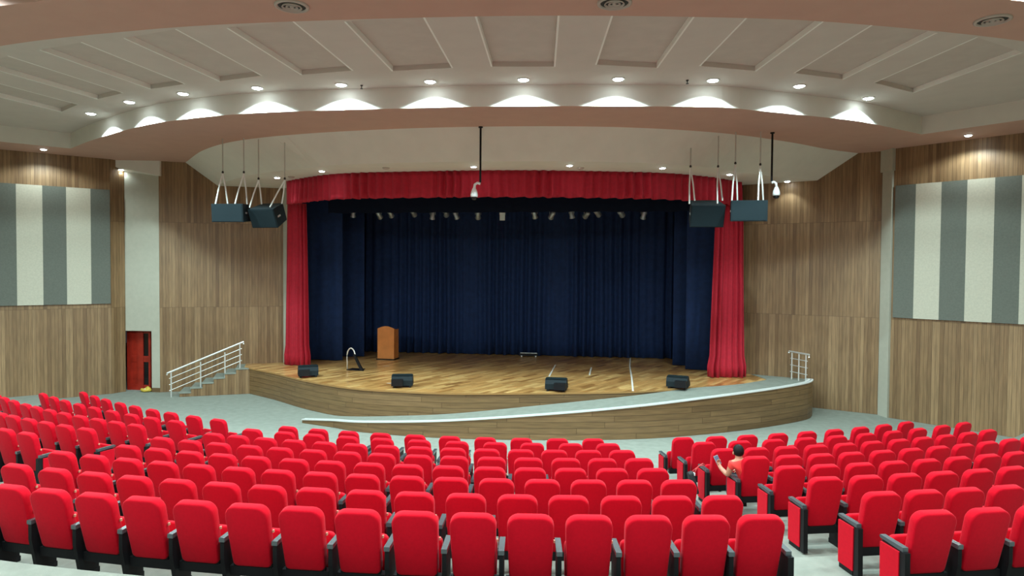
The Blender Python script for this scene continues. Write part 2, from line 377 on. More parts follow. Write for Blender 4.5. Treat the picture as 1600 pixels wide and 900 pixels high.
for k in range(0, 22, 2):
    q = [F[k], F[k+1], Nn[k+1], Nn[k]]
    pan = MB().prism([p[:2] for p in q], RAISED+.105, RAISED+.14).build('ceiling_panel', M['panel_plaster'], ce)
    for a, b, c_ in ((q[1], q[2], q[0]), (q[3], q[0], q[1])):      # white strip painting in the lamplight caught by each long side
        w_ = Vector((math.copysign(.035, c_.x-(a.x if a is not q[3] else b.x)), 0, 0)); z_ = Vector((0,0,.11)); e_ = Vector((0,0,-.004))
        MB().add([a+e_, b+e_, b+w_+e_, a+w_+e_, a+z_, b+z_, b+w_+z_, a+w_+z_], [(0,1,2,3),(0,4,5,1),(3,2,6,7),(0,3,7,4),(1,5,6,2),(4,7,6,5)]).build('panel_lit_edge', M['panel_lit_edge'], pan)
# nearer dropped band and the bay behind it
E1 = spline([(-17.8,-8.3,0),(-14.5,-10.2,0),(-10.9,-11.8,0),(-7.06,-12.88,0),(-4.32,-13.3,0),(-2,-13.42,0),(2.02,-13.26,0),(5.39,-12.8,0),(7.38,-12.3,0),(10.32,-11.2,0),(14,-9.4,0),(17.1,-7.5,0)], 60)
E2 = [Vector((p.x*1.01, p.y-1.32, 0)) for p in E1]
mb = MB(); mb.strip(at(E1,SOFFIT), at(E2,SOFFIT)); mb.strip(at(E1,SOFFIT), at(E1,RAISED+.1)); mb.strip(at(E2,SOFFIT), at(E2,RAISED+.1))
struct(mb, 'ceiling_band', M['soffit_red_bounce'])
struct(MB().prism([(-17.8,-13.5),(17.1,-13.5),(17.1,-30.2),(-17.8,-30.2)], RAISED+.005, RAISED+.2), 'ceiling_rear', M['ceiling_paint'])
# ================================================================== STAGE
sf = [Vector((-9.45,-.52,0))]+[PU(x,y,HS) for x,y in [(425,582),(480,595),(550,606),(625,611),(700,614),(800,614),(975,612),(1080,606),(1150,601),(1190,595)]]
SF = spline([(p.x,p.y,0) for p in sf], 60)
top = [p[:2] for p in SF]+[(8.95,-.15),(8.75,.75),(9.1,1.2),(9.1,6.9),(-9.1,6.9),(-9.1,.7),(-9.9,.4)]
mb = MB()
n = len(top)
mb.add([(x,y,HS) for x,y in top], [tuple(range(n))], [[(x*math.cos(.5)-y*math.sin(.5), x*math.sin(.5)+y*math.cos(.5)) for x,y in top]])
mb.add([(x,y,HS-.05) for x,y in top]+[(x,y,HS) for x,y in top], [(i,i+1,n+i+1,n+i) for i in range(n-1)])
st = struct(mb, 'stage_platform', M['parquet'])
front = [p+(Vector((p.x*0,.03,0))) for p in SF]
MB().strip(at(front,0), at(front,HS-.05)).build('stage_front', M['front_wood'], st)
for (a, b) in [((985,558),(984,572)),((984,572),(987,590)),((987,590),(989,611)),((868,570),(858,588)),((924,574),(921,586)),((598,572),(608,572)),((612,599),(604,599))]:
    p, q = PU(*a,HS), PU(*b,HS); t = (q-p).normalized(); nn = Vector((-t.y,t.x,0))*.025
    z = Vector((0,0,.004)); MB().add([p-nn+z,p+nn+z,q+nn+z,q-nn+z,p-nn,p+nn,q+nn,q-nn], [(0,1,2,3),(0,4,5,1),(2,6,7,3)]).build('floor_tape', M['tape'], st)
# curved ramp climbing to the right-hand landing
rb = [PU(x,y,0) for x,y in [(472,661),(520,668),(570,676),(700,685),(870,688),(1000,686),(1100,679),(1180,670),(1230,662),(1262,655)]]
rh = [.09,.19,.28,.46,.70,.88,1.0,1.07,1.10,1.12,1.12,1.12]
rp = spline([Vector((p.x,p.y,h)) for p,h in zip(rb, rh)]+[Vector((10.15,-1.0,1.10)), Vector((10.16,-.6,1.06))], 70)
inn = resample([p for p in SF if p.x > -5.0]+[Vector((8.95,-.15,0)), Vector((8.8,.55,0))], 70)
rs = [Vector((a.x, a.y, max(.012, min(HS+.005, b.z-.11)))) for a, b in zip(inn, rp)]
ro = [Vector((b.x, b.y, max(.012, min(HS+.005, b.z-.11)))) for b in rp]
mb = MB().strip(ro, rs); mb.add([(10.16,-.6,HS+.005),(8.8,.55,HS+.005),(8.65,1.0,HS+.005),(10.3,.25,HS+.005)], [(0,1,2,3)])
rm = struct(mb, 'ramp', M['carpet'])
MB().strip(at(rp,0), rp).build('ramp_wall', M['front_wood'], rm)
def inset(P, d):
    o = []
    for i, p in enumerate(P):
        t = (P[min(i+1,len(P)-1)]-P[max(i-1,0)]); t.z = 0; t.normalize(); o.append(p+Vector((-t.y,t.x,0))*d)
    return o
ri = inset(rp, .14); zz = Vector((0,0,.03))
mb = MB(); mb.strip([p+zz for p in inset(rp,-.02)], [p+zz for p in ri]); mb.strip(ri, [p+zz for p in ri]); mb.strip(inset(rp,-.02), [p+zz for p in inset(rp,-.02)])
mb.strip([Vector((p.x,p.y,min(p.z,q.z))) for p,q in zip(ri, ro)], ri)
mb.build('ramp_kerb', M['white_edge'], rm)
MB().strip([p+zz*1.1 for p in inset(rp,.045)], [p+zz*1.1 for p in inset(rp,.06)]).build('kerb_groove', M['black'], rm)
# stairs at the left
D = Vector((SL1[0]-SL0[0], SL1[1]-SL0[1], 0)).normalized(); Nw = Vector((D.y,-D.x,0))
S0 = Vector((SL0[0], SL0[1], 0))
def sw(s, w, z): return S0+D*s+Nw*w+Vector((0,0,z))
stn = tag(bpy.data.objects.new('stage_stairs', None), kind='structure'); link(stn)
RUN, RISE, WID = .37, HS/6, 1.18
for k in range(6):
    s0 = .82+RUN*k; s1 = 3.5 if k == 5 else s0+RUN
    z = RISE*(k+1)-(.006 if k == 5 else 0)
    pts = [sw(s0-.02,0,0)[:2], sw(s1,0,0)[:2], sw(s1,WID,0)[:2], sw(s0-.02,WID,0)[:2]]
    MB().prism(pts, z-.04, z).build('tread', M['carpet'], stn)
    a, b = sw(s0,WID-.02,0), sw(s1,WID-.02,0); MB().strip([a,b],[Vector((a.x,a.y,z-.04)),Vector((b.x,b.y,z-.04))]).build('stair_side', M['wall_wood'], stn)
    a, b = sw(s0,0,z-RISE), sw(s0,WID-.02,z-RISE); MB().strip([a,b],[Vector((a.x,a.y,z-.04)),Vector((b.x,b.y,z-.04))]).build('riser', M['carpet'], stn)
def railing(name, label, foot, rise, n_mid, parent_pts):
    t = thing(name, label, 'railing', foot[0])
    o = foot[0]; L = [f-o for f in foot]
    for f in L: MB().tube([f, f+Vector((0,0,rise))], .022).build('post', M['steel'], t)
    a, b = L[0], L[-1]; d = (b-a); e = d.normalized()*.14
    z = Vector((0,0,rise)); MB().tube([a+z-e-Vector((0,0,.06)), a+z-e, b+z+e, b+z+e-Vector((0,0,.09))], .03).build('handrail', M['steel'], t)
    for k in range(n_mid):
        zz = Vector((0,0,rise*(.28+.24*k))); MB().tube([a+zz-e*.5, b+zz+e*.5], .014).build('mid_rail', M['steel'], t)
    return t
w = WID-.06
railing('stair_railing', 'long sloping steel railing on the left stage stairs', [sw(.55,w,0), sw(1.5,w,RISE*2), sw(2.3,w,RISE*4), sw(2.8,w,HS)], .9, 3, None)
railing('landing_railing', 'short steel railing at the top of the ramp, right of stage', [Vector((PY(px_,580,y_).x, y_, HS)) for px_, y_ in ((1237,.1),(1248,-.2),(1259,-.5))], .93, 3, None)
# ================================================================== CURTAINS
def curtain(name, path, z0, z1, m, label, amp=.06, wave=.22, n=None, gather=None, seed=0, nv=10, group=None):
    """hung cloth: pleats run along the plan path; gather(v) scales the width about the path's middle (v: 0 bottom .. 1 top)"""
    rnd = random.Random(seed); P = resample(path, 400); L = sum((P[i+1]-P[i]).length for i in range(399))
    n = n or max(24, int(L/wave*7)); P = resample(path, n)
    ph = []; a = 0; amps = []
    for i in range(n): a += 2*math.pi*(L/n)/wave*(.6+.8*rnd.random()); ph.append(a); amps.append(amp*(.55+.45*math.sin(i*.13+seed)*math.sin(i*.041+1)))
    mid = P[n//2]; vs = []; fs = []
    for j in range(nv+1):
        v = j/nv; g = gather(v) if gather else 1
        for i in range(n):
            t = (P[min(i+1,n-1)]-P[max(i-1,0)]).normalized(); nn = Vector((-t.y,t.x,0))
            p = mid+(P[i]-mid)*g+nn*(math.sin(ph[i]+.25*math.sin(v*5+i*.05))*amps[i]*(1.25-.5*v))
            vs.append((p.x, p.y, z0+(z1-z0)*v+(0 if j else .015*math.sin(ph[i]*.5))))
    for j in range(nv):
        for i in range(n-1): fs.append((j*n+i, j*n+i+1, (j+1)*n+i+1, (j+1)*n+i))
    o = MB().add(vs, fs).build(name, m, None, smooth=True)
    s = o.modifiers.new('cloth_thickness', 'SOLIDIFY'); s.thickness = .012
    return tag(o, label, 'curtain', group)
V = lambda x, y: Vector((x, y, 0))
lc = [PU(451,568,HS), PU(490,570,HS)]; rc = [PU(1105,589,HS), PU(1167,586,HS)]
def flare(v): return 1.0 if v < .02 else (.93-.22*v if v > .12 else 1.0-.6*v+.05)
curtain('side_curtain', [V(lc[0].x,.25), V(lc[1].x,.25)], HS+.01, 6.95, M['red_velvet'], 'red velvet side curtain at the left edge of the stage', .12, .2, gather=flare, seed=3, nv=16)
curtain('side_curtain', [V(rc[0].x,.0), V(rc[1].x-.15,.22)], HS+.01, 6.95, M['red_velvet'], 'red velvet side curtain at the right edge of the stage', .12, .2, gather=lambda v: flare(v)*.98, seed=8, nv=16)
vt = [PU(447,283,7.6),PU(520,272,7.6),PU(640,268,7.6),PU(800,266,7.6),PU(960,268,7.6),PU(1050,271,7.6),PU(1113,277,7.6),PU(1160,285,7.6)]
curtain('valance', spline([(p.x,p.y,0) for p in vt], 80), 6.78, 7.6, M['red_velvet'], 'pleated red velvet valance across the top of the stage', .10, .28, seed=11, nv=5)
curtain('border_cloth', [PY(513,320,.55), PY(800,320,.45), PY(1078,320,.45)], 6.62, 7.58, M['black_cloth'], 'narrow black border cloth hanging behind the red valance', .02, .5, seed=5, nv=3)
bl = PU(590,552,HS); br = PU(1025,560,HS)
curtain('backdrop_curtain', [V(-6.9,4.75), V(7.3,4.75)], HS+.02, 7.9, M['navy'], 'wide pleated navy backdrop curtain across the rear of the stage', .16, .36, seed=21, nv=8)
for x0, x1, y, lab, sd in ((-8.9,-6.62,1.75,'flat navy wing curtain just right of the left red curtain',31),(-7.6,-6.18,3.0,'navy wing curtain second from the left, near the lectern',32),
                           (6.5,8.9,1.7,'flat navy wing curtain just left of the right red curtain',33),(6.15,7.6,2.75,'navy wing curtain second from the right, beside the backdrop',34)):
    curtain('wing_curtain', [V(x0,y), V(x1,y)], HS+.02, 7.9, M['navy'], lab, .018, .5, seed=sd, nv=4)
# ================================================================== LAMPS
def spot(parent, power, angle, blend, col=COOL, z=-.10, radius=.04):
    l = bpy.data.lights.new('lamp', 'SPOT'); l.energy = power*K_HOUSE; l.spot_size = math.radians(angle); l.spot_blend = blend; l.color = col; l.shadow_soft_size = radius
    o = bpy.data.objects.new('lamp', l); link(o, parent); o.location = (0,0,z); return o
def mk_down(r):
    a = MB().lathe([(r*1.25,0),(r*1.25,-.012),(r*1.05,-.02),(r,-.012),(r,0)], 18); b = MB().lathe([(r,-.002),(r*.95,-.02),(r*.7,-.035),(r*.35,-.042),(.005,-.044)], 18)
    return a.build('trim_ring', M['trim_white'], None, True), b.build('lens', M['lens'], None, True)
_proto = {}
def downlight(loc, label, group, power, angle=150, blend=.35, r=.12, col=COOL):
    t = thing('downlight', label, 'ceiling light', loc, 0, group)
    if r not in _proto: a, b = mk_down(r); a.parent = t; b.parent = t; _proto[r] = (a, b)
    else: dup(_proto[r][0], t); dup(_proto[r][1], t)
    spot(t, power, angle, blend, col); return t
HP = 1.0
for i, (x, y) in enumerate([(142,177),(202,159),(286,146),(402,137),(533,132),(672,127),(818,124),(966,123),(1114,125),(1249,134),(1357,153)]):
    p = PU(x, y, RAISED); downlight(p, f'round downlight {ORD[i]} from the left in the curved row above the stage', 'downlights along the curved fascia', 600*HP, 136, .2, col=(.70,.95,1.0))
for i, (x, y) in enumerate([(433,277),(503,267),(740,260),(890,258),(1035,262),(1140,272),(1230,283)]):
    p = PU(x, y, 7.6); downlight(p, f'small downlight {ORD[i]} from the left in the ledge above the valance', 'downlights in the stage ledge', 30*HP, 110, .5, .09)
for px, py, lab, h in ((68,233,'small downlight over the striped panels on the left wall',SOFFIT),(1513,211,'small downlight over the striped panels on the right wall',SOFFIT),(175,271,'small downlight under the bulkhead by the side door',8.05)):
    p = PU(px, py, h) if h == SOFFIT else Vector((-13.85,-1.1,8.09)); downlight(p, lab, None, 110*HP if h == SOFFIT else 8, 150, .4, .09)
# rows of the same lamps over the seats, in the bays behind the dropped band
for row, (yy, k) in enumerate(((-15.9,11),(-20.0,9),(-24.5,7))):
    for i in range(k):
        x = -13.2+26.2*i/(k-1); y = yy+.018*x*x*.6
        if row == 0: q_ = resample(E2, k+2)[i+1]; x, y = q_.x, q_.y-.45
        downlight((x, y, RAISED), 'round downlight over the rear seats, above and behind the viewer', 'downlights over the rear seats', (430 if row == 0 else 340)*HP, 150 if row == 0 else 174, .2)
# vents
rim = None
for px, py, lab in ((456,9,'round air vent in the dropped ceiling band, left of centre'),(960,4,'round air vent in the dropped ceiling band, right of centre'),(1551,31,'round air vent in the dropped ceiling band, far right')):
    p = PU(px, py, SOFFIT); t = thing('air_vent', lab, 'air vent', p, 0, 'ceiling vents')
    MB().lathe([(.25,0),(.25,-.02),(.21,-.03),(.20,0)], 24, caps=False).build('vent_rim', M['vent_rim'], t, True)
    MB().lathe([(.2,-.002),(.2,-.006),(.01,-.006)], 24).build('vent_throat', M['vent_dark'], t)
    for r in (.125,.07): MB().lathe([(r+.01,-.008),(r+.022,-.03),(r+.012,-.04),(r,-.01)], 24, caps=False).build('vent_ring', M['vent_rim'], t, True)
    MB().lathe([(.03,-.006),(.03,-.03),(.01,-.04)], 16).build('vent_core', M['vent_rim'], t, True)
for px, py, h, lab in ((565,133,RAISED,'tiny sprinkler head left of centre in the raised ceiling'),(1074,125,RAISED,'tiny sprinkler head right of centre in the raised ceiling')):
    t = thing('sprinkler', lab, 'sprinkler', PU(px,py,h)); MB().lathe([(.03,0),(.03,-.02),(.012,-.03),(.012,-.07),(.035,-.08),(.03,-.09)], 10).build('sprinkler_head', M['vent_dark'], t)
for px, py, lab in ((603,262,'dark round sensor in the ledge left of centre'),(907,262,'dark round sensor in the ledge right of centre'),(455,276,'dark round sensor at the left end of the ledge')):
    t = thing('ceiling_sensor', lab, 'sensor', PU(px,py,7.6)); MB().lathe([(.11,0),(.11,-.02),(.07,-.05),(.01,-.055)], 14).build('sensor_dome', M['vent_rim'], t, True)
# ================================================================== HUNG SPEAKERS AND CAMERAS
def speaker(name, label, px, py, wpx, hpx, Y, tilt, yaw, straps):
    c = PY(px, py, Y); dd = Y-CAM.y; k = dd/FPX; wd, hh = wpx*k, hpx*k
    t = thing(name, label, 'loudspeaker', c, yaw, 'loudspeakers hung above the stage')
    R = Matrix.Rotation(tilt, 3, 'X')
    b = MB(); dp = .62
    vs = [Vector((sx*wd/2*(1 if y < 0 else .82), y, sz*hh/2*(1 if y < 0 else .9))) for sx in (-1,1) for y in (-dp/2,dp/2) for sz in (-1,1)]
    cab = b.add([R @ v for v in vs], [(0,1,3,2),(4,6,7,5),(0,4,5,1),(2,3,7,6),(0,2,6,4),(1,5,7,3)]).build('cabinet', M['speaker'], t)
    g = MB(); gv = [Vector((sx*wd/2*.95, -dp/2+o, sz*hh/2*.92)) for o in (-.015,.0) for sx in (-1,1) for sz in (-1,1)]
    g.add([R @ v for v in gv], [(0,1,3,2),(4,6,7,5),(0,4,5,1),(2,3,7,6),(0,2,6,4),(1,5,7,3)]).build('grille', M['grille'], cab)
    for s in (-1, 1):
        p = R @ Vector((s*wd*.43, 0, 0)); MB().box(p+(R @ Vector((s*.03,-.1,0))),(.025,.16,.05),R).build('handle', M['steel'], cab)
    for x0, xt, yt, in straps:     # sling: V up to a hook, then a chain to the ceiling
        hook = PY(xt, yt, Y)-c; hook = Matrix.Rotation(-yaw,3,'Z') @ hook
        topz = SOFFIT-.05-c.z
        for s in (-.17, .17):
            a = R @ Vector((x0*wd/2+s*.6, s*.9, hh/2))
            MB().tube([hook, hook.lerp(a,.5)+Vector((s*.08,0,0)), a], .022, 6).build('sling', M['sling'], t)
        MB().tube([hook+Vector((0,0,(topz-hook.z)*q)) for q in (0,.25,.5,.75,1)], [.020,.018,.018,.016,.014], 6).build('chain', M['chain'], t)
        MB().lathe([(.02,0),(.035,.03),(.02,.07)], 8, hook).build('hook', M['vent_dark'], t)
    return t
speaker('hung_speaker', 'black loudspeaker hung at the far left of the stage front', 364, 333, 55, 30, -4.9, math.radians(4), math.radians(0), [(-.7,348,271),(.55,381,271)])
speaker('hung_speaker', 'tilted black loudspeaker hung in front of the left red curtain', 420, 336, 48, 32, -4.7, math.radians(24), math.radians(-8), [(-.85,404,281),(.75,445,281)])
speaker('hung_speaker', 'tilted black loudspeaker hung in front of the right red curtain', 1102, 333, 50, 34, -4.0, math.radians(22), math.radians(4), [(-.85,1079,262),(.8,1122,262)])
speaker('hung_speaker', 'black loudspeaker hung at the far right, beside the ceiling camera', 1167, 330, 52, 31, -4.4, math.radians(3), math.radians(0), [(-.7,1149,257),(.75,1188,259)])
def dome(label, px_top, py_top, px_b, py_b, sgn):
    top_ = PU(px_top, py_top, SOFFIT); Y = top_.y; c = PY(px_b, py_b, Y); zc = c.z-top_.z
    t = thing('dome_camera', label, 'security camera', top_, 0, 'cameras on ceiling poles')
    MB().tube([(0,0,0),(0,0,zc+.27)], .028).build('pole', M['black'], t)
    MB().lathe([(.06,0),(.06,-.03),(.03,-.04)], 12).build('ceiling_flange', M['black'], t)
    x = c.x-top_.x
    MB().tube([(0,0,zc+.24),(x*.5,0,zc+.26),(x*.9,0,zc+.22),(x,0,zc+.10)], [.04,.035,.035,.04], 10).build('bracket', M['white'], t, True)
    hs_ = MB().lathe([(.03,.14),(.05,.11),(.085,.02),(.10,-.05),(.10,-.10),(.085,-.12)], 18, (x,0,zc)).build('housing', M['white'], t, True)
    MB().lathe([(.085,-.12),(.08,-.16),(.055,-.195),(.01,-.205)], 18, (x,0,zc)).build('lens_dome', M['door_dark'], hs_, True)
dome('white dome camera on a black pole in front of the valance', 751, 198, 741, 301, -1)
dome('white dome camera on a black pole in front of the right wood wall', 1207, 207, 1213, 299, 1)
# lanterns on a bar behind the border
bar = thing('lighting_bar', 'dark horizontal lighting bar hidden behind the border cloth', 'lighting bar', (0,2.2,7.35))
MB().tube([(-6.4,0,0),(6.4,0,0)], .03).build('bar_tube', M['black'], bar)
for k, xx in enumerate((-6,-2,2,6)): MB().tube([(xx,0,0),(xx,0,1.9)], .012).build('bar_hanger', M['black'], bar)
lx = [548,553,592,610,646,675,697,712,747,785,835,865,893,917,935,970,1005]
lx = [552,592,610,646,676,697,712,747,785,835,863,893,917,933,970,1006]
for i, px in enumerate(lx):
    p = PY(px, 334, 2.2); rnd = random.Random(i*5+2); flat = px == 785
    t = thing('stage_lantern', f'small stage lantern {ORD[i]} from the left under the black border', 'stage light', (p.x, 2.2, 7.35), rnd.uniform(-.5,.5), 'stage lanterns on the bar')
    dz = p.z-7.35+rnd.uniform(-.05,.05)
    for s in (-1,1): MB().tube([(0,0,-.02),(s*.10,0,-.08),(s*.11,0,dz)], .012, 6).build('yoke', M['fixture'], t)
    if flat:
        MB().box((0,0,dz),(.20,.12,.42)).build('lamp_body', M['fixture_lens'], t)
    else:
        a = Matrix.Rotation(math.radians(rnd.uniform(20,70)),3,'X')
        b = MB().lathe([(.05,.18),(.085,.14),(.09,-.10),(.11,-.16),(.11,-.18)], 14); b.v = [tuple(a @ Vector(v)+Vector((0,0,dz))) for v in b.v]; lb = b.build('lamp_body', M['fixture'], t, True)
        b = MB().lathe([(.10,-.178),(.06,-.19),(.01,-.195)], 14); b.v = [tuple(a @ Vector(v)+Vector((0,0,dz))) for v in b.v]; b.build('lamp_glass', M['fixture_lens'], lb, True)
# ================================================================== THINGS ON THE STAGE
lp = PU(603,562,HS)
t = thing('lectern', 'orange-brown wooden lectern standing on the left of the stage', 'lectern', lp, math.radians(-4))
lw, lh = .70, 1.30
n = 10; prof = [(-lw/2, 0), (lw/2, 0)]+[(lw/2-lw*k/n, lh-.10+.10*math.sin(math.pi*k/n)) for k in range(n+1)]
q = MB(); m_ = len(prof); q.add([(x,-.02,z+.04) for x,z in prof]+[(x,.03,z+.04) for x,z in prof], [tuple(range(m_)), tuple(range(2*m_-1,m_-1,-1))]+[(i,m_+i,m_+(i+1)%m_,(i+1)%m_) for i in range(m_)]).build('front_panel', M['lectern'], t)
for s in (-1,1): MB().box((s*(lw/2-.02),.24,.04+(lh-.14)/2),(.04,.46,lh-.14)).build('side_panel', M['lectern'], t)
MB().box((0,.24,lh-.10),(lw-.08,.5,.03),Matrix.Rotation(-.15,3,'X')).build('top_board', M['lectern'], t)
for z in (.35,.75): MB().box((0,.25,z),(lw-.08,.40,.025)).build('shelf', M['lectern'], t)
MB().box((0,.2,.02),(lw+.06,.56,.04)).build('plinth', M['black'], t)
def wedge(px, py, yaw, label, left):
    p = PU(px, py, HS); t = thing('stage_monitor', label, 'stage monitor', p, yaw, 'wedge monitors along the stage front')
    w = .64
    cb = MB().profile([(.0,.06),(.48,.06),(.48,.14),(.26,.38),(.06,.36),(.0,.22)], -w/2, w/2).build('cabinet', M['speaker'], t)
    MB().profile([(.485,.145),(.49,.15),(.268,.39),(.263,.385)], -w/2+.03, w/2-.03).build('grille', M['grille'], cb)
    s = -1 if left else 1
    MB().box((s*.14,-.06,.17),(.34,.16,.2)).build('handle_recess', M['black'], t)
    MB().box((0,.14,.372),(w-.03,.20,.012),Matrix.Rotation(.1,3,'X')).build('top_plate', M['grille'], t)
    for x in (-.24,.24):
        for y in (.04,.42): MB().box((x,y,.03),(.06,.06,.06)).build('foot', M['black'], cb)
wedge(482,590,math.radians(28),'black wedge stage monitor nearest the left red curtain',True)
wedge(628,606,math.radians(12),'black wedge stage monitor below the lectern',True)
wedge(868,612,math.radians(-4),'black wedge stage monitor at the centre right of the stage edge',False)
wedge(1057,608,math.radians(-18),'black wedge stage monitor nearest the right red curtain',False)
hp = PU(552,579,HS)
t = thing('floor_hatch', 'black triangular floor hatch with a chrome hoop, left of the lectern', 'hatch', hp, math.radians(-10))
MB().profile([(0,0),(.05,0),(.05,.02),(0,.02)], -.28, .38).build('hatch_sill', M['black'], t)
MB().add([(-.28,.02,.02),(.40,.02,.02),(-.02,.10,.55),(-.10,.10,.50),(-.28,.06,.02),(.40,.06,.02),(-.02,.14,.55),(-.10,.14,.50)],[(0,1,5,4),(1,2,6,5),(2,3,7,6)]).build('hatch_edge', M['black'], t)
MB().add([(.40,.0,.0),(.28,.0,.0),(-.06,.06,.55),(.02,.06,.58),(.40,.05,.0),(.28,.05,.0),(-.06,.11,.55),(.02,.11,.58)],[(0,1,2,3),(4,7,6,5),(0,4,5,1),(1,5,6,2),(2,6,7,3),(3,7,4,0)]).build('hatch_leaf', M['black'], t)
MB().box((-.02,.2,.012),(.52,.42,.024)).build('hatch_frame', M['black'], t)
MB().tube([(-.30,.10,0)]+[(-.15-.17*math.cos(a), .10, .45+.33*math.sin(a)) for a in [math.pi*k/10*.9 for k in range(11)]]+[(.03,.10,.50)], .024, 8).build('hoop', M['steel'], t, True)
bp_ = PU(407,566,HS); t = thing('water_bottle', 'small clear water bottle on the floor by the left stairs', 'bottle', bp_)
MB().lathe([(.03,0),(.035,.02),(.035,.16),(.015,.20),(.013,.23)], 12).build('bottle_body', M['bottle'], t, True); MB().lathe([(.017,.23),(.017,.255)], 10).build('bottle_cap', M['white'], t)
fp = PU(830,552.5,HS); t = thing('floor_fixture', 'low dark fixture with pale edges at the foot of the navy backdrop', 'floor light', (fp.x, min(fp.y,4.45), HS))
MB().box((0,0,.09),(.75,.16,.10)).build('housing', M['black'], t); MB().box((0,-.07,.15),(.70,.03,.02)).build('edge_strip', M['white'], t)
for s in (-.3,.3): MB().box((s,0,.02),(.05,.14,.04)).build('foot', M['white'], t)
yp = PU(229,612,0); t = thing('yellow_bundle', 'small yellow bundle lying on the floor by the side door', 'bundle', (yp.x, yp.y-.02, 0))
b = MB().lathe([(.02,0),(.16,.02),(.19,.07),(.15,.13),(.07,.16),(.01,.165)], 14); b.v = [(x*1.15, y*.8, z*(1+.25*math.sin(x*19+y*13))) for x,y,z in b.v]; b.build('bundle_cloth', M['yellow'], t, True)
MB().tube([(-.17,-.04,.05),(0,-.1,.13),(.16,-.05,.06)], .012, 6).build('bundle_tie', M['tape'], t)
# ================================================================== SEATS
def pad(w0, w1, h, d, rad, nseg=5):
    """upholstered slab in x/z, thickness along y, rounded outline and soft edges; w0 bottom width, w1 top width"""
    def outline(ins):
        pts = []; r = rad
        for cx, cz, a0, rr in ((1,1,0,r),(-1,1,90,r),(-1,0,180,r*.5),(1,0,270,r*.5)):
            wd = (w1 if cz else w0)/2; X = cx*(wd-rr); Z = (h-rr) if cz else rr
            for k in range(nseg+1):
                a = math.radians(a0+90*k/nseg); pts.append((X+(rr-ins)*math.cos(a), Z+(rr-ins)*math.sin(a)))
        return pts
    rings = [(.020,0),(.006,.005),(0,.018),(0,d-.02),(.008,d-.007),(.024,d)]
    vs = []; fs = []; n = 4*(nseg+1)
    for ins, y in rings: vs += [(x, y, z) for x, z in outline(ins)]
    for i in range(len(rings)-1):
        for k in range(n): fs.append((i*n+k, i*n+(k+1) % n, (i+1)*n+(k+1) % n, (i+1)*n+k))
    fs += [tuple(range(n-1,-1,-1)), tuple(range((len(rings)-1)*n, len(rings)*n))]
    return vs, fs
LEAN = math.radians(13)
def lean(vs, piv): R = Matrix.Rotation(LEAN,3,'X'); return [tuple(R @ Vector(v)+Vector(piv)) for v in vs]
# origin on the floor under the top of the back; the chair faces +Y
BH = .70
vs, fs = pad(.43,.465,BH,.11,.115)
back = MB().add(lean(vs, (0, math.sin(LEAN)*BH-.05, CH-math.cos(LEAN)*BH)), fs).build('backrest', M['red'], None, True)
vs, fs = pad(.44,.44,.40,.10,.06,3)
R = Matrix.Rotation(math.radians(-12),3,'X')
seat = MB().add([tuple(R @ Vector(v)+Vector((0,.25,.25))) for v in vs], fs).build('seat', M['red'], None, True)      # tipped up
Rd = Matrix.Rotation(math.radians(-86),3,'X')
seat_down = MB().add([tuple(Rd @ Vector(v)+Vector((0,.22,.42))) for v in vs], fs).build('seat', M['red'], None, True)
armrest = MB().profile([(.02,.60),(.36,.615),(.38,.63),(.37,.65),(.02,.645)], -.03, .03).build('armrest', M['arm'])
side = MB().profile([(.10,.06),(.34,.06),(.35,.60),(.03,.60),(.03,.42)], -.022, .022).box((0,.22,.03),(.05,.26,.06)).build('side_frame', M['black'])
base = MB().box((0,.16,.27),(.50,.10,.10)).box((0,.14,.34),(.42,.05,.10)).build('lower_rail', M['black'])
tagm = MB().box((.240,.10,.72),(.016,.022,.026)).build('arm_bolt', M['tag'])
endp = MB().profile([(.06,.07),(.34,.07),(.35,.585),(.06,.585)], -.012, .012).build('end_panel', M['red'])
endf = MB().profile([(-.03,.02),(.06,.02),(.06,.60),(-.02,.60)], -.03, .03).build('end_post', M['black'])
protos = [back, seat, seat_down, armrest, side, base, tagm, endp, endf]
used = set()
def put(p, parent, loc=(0,0,0)):
    if p.name in used: o = dup(p)
    else: o = p; used.add(p.name)
    o.parent = parent; o.location = loc; return o
ROWN = {1:'front row',2:'second row',3:'third row',4:'fourth row',5:'fifth row',6:'sixth row',7:'seventh row',8:'back row'}
# chair tops read off the photograph, row by row (front row first)
MID={1:[(446,669),(492,674),(540,677),(592,679),(648,681),(703,682),(759,683),(815,685),(871,685),(926,685)],
2:[(387,674),(434,682),(484,682),(538,685),(594,687),(653,690),(714,692),(775,693),(832,694),(893,694),(950,694)],
3:[(322,682),(362,684),(404,688),(448,692),(499,695),(547,698),(600,699),(652,702),(706,703),(760,703),(814,705),(866,704),(919,704),(973,706)],
4:[(250,686),(290,692),(335,696),(381,702),(431,704),(483,708),(540,710),(592,713),(651,716),(709,717),(769,718),(827,718),(886,718),(942,718),(998,717)],
5:[(194,699),(238,705),(286,711),(336,716),(390,719),(451,724),(509,726),(573,729),(634,730),(698,733),(766,733),(829,733),(891,733),(956,732),(1019,732)],
6:[(94,708),(148,713),(195,720),(248,726),(303,731),(366,736),(430,739),(497,743),(563,746),(634,750),(703,750),(776,751),(848,752),(921,752),(993,752),(1061,752)],
7:[(28,727),(88,735),(147,743),(207,750),(275,756),(342,762),(415,766),(492,771),(574,774),(650,775),(732,777),(813,779),(892,778),(974,777),(1052,776),(1124,772)],
8:[(12,762),(66,769),(138,776),(212,783),(294,790),(378,796),(462,802),(556,804),(650,805),(743,805),(832,806),(923,806),(1016,805),(1104,804),(1184,803)]}
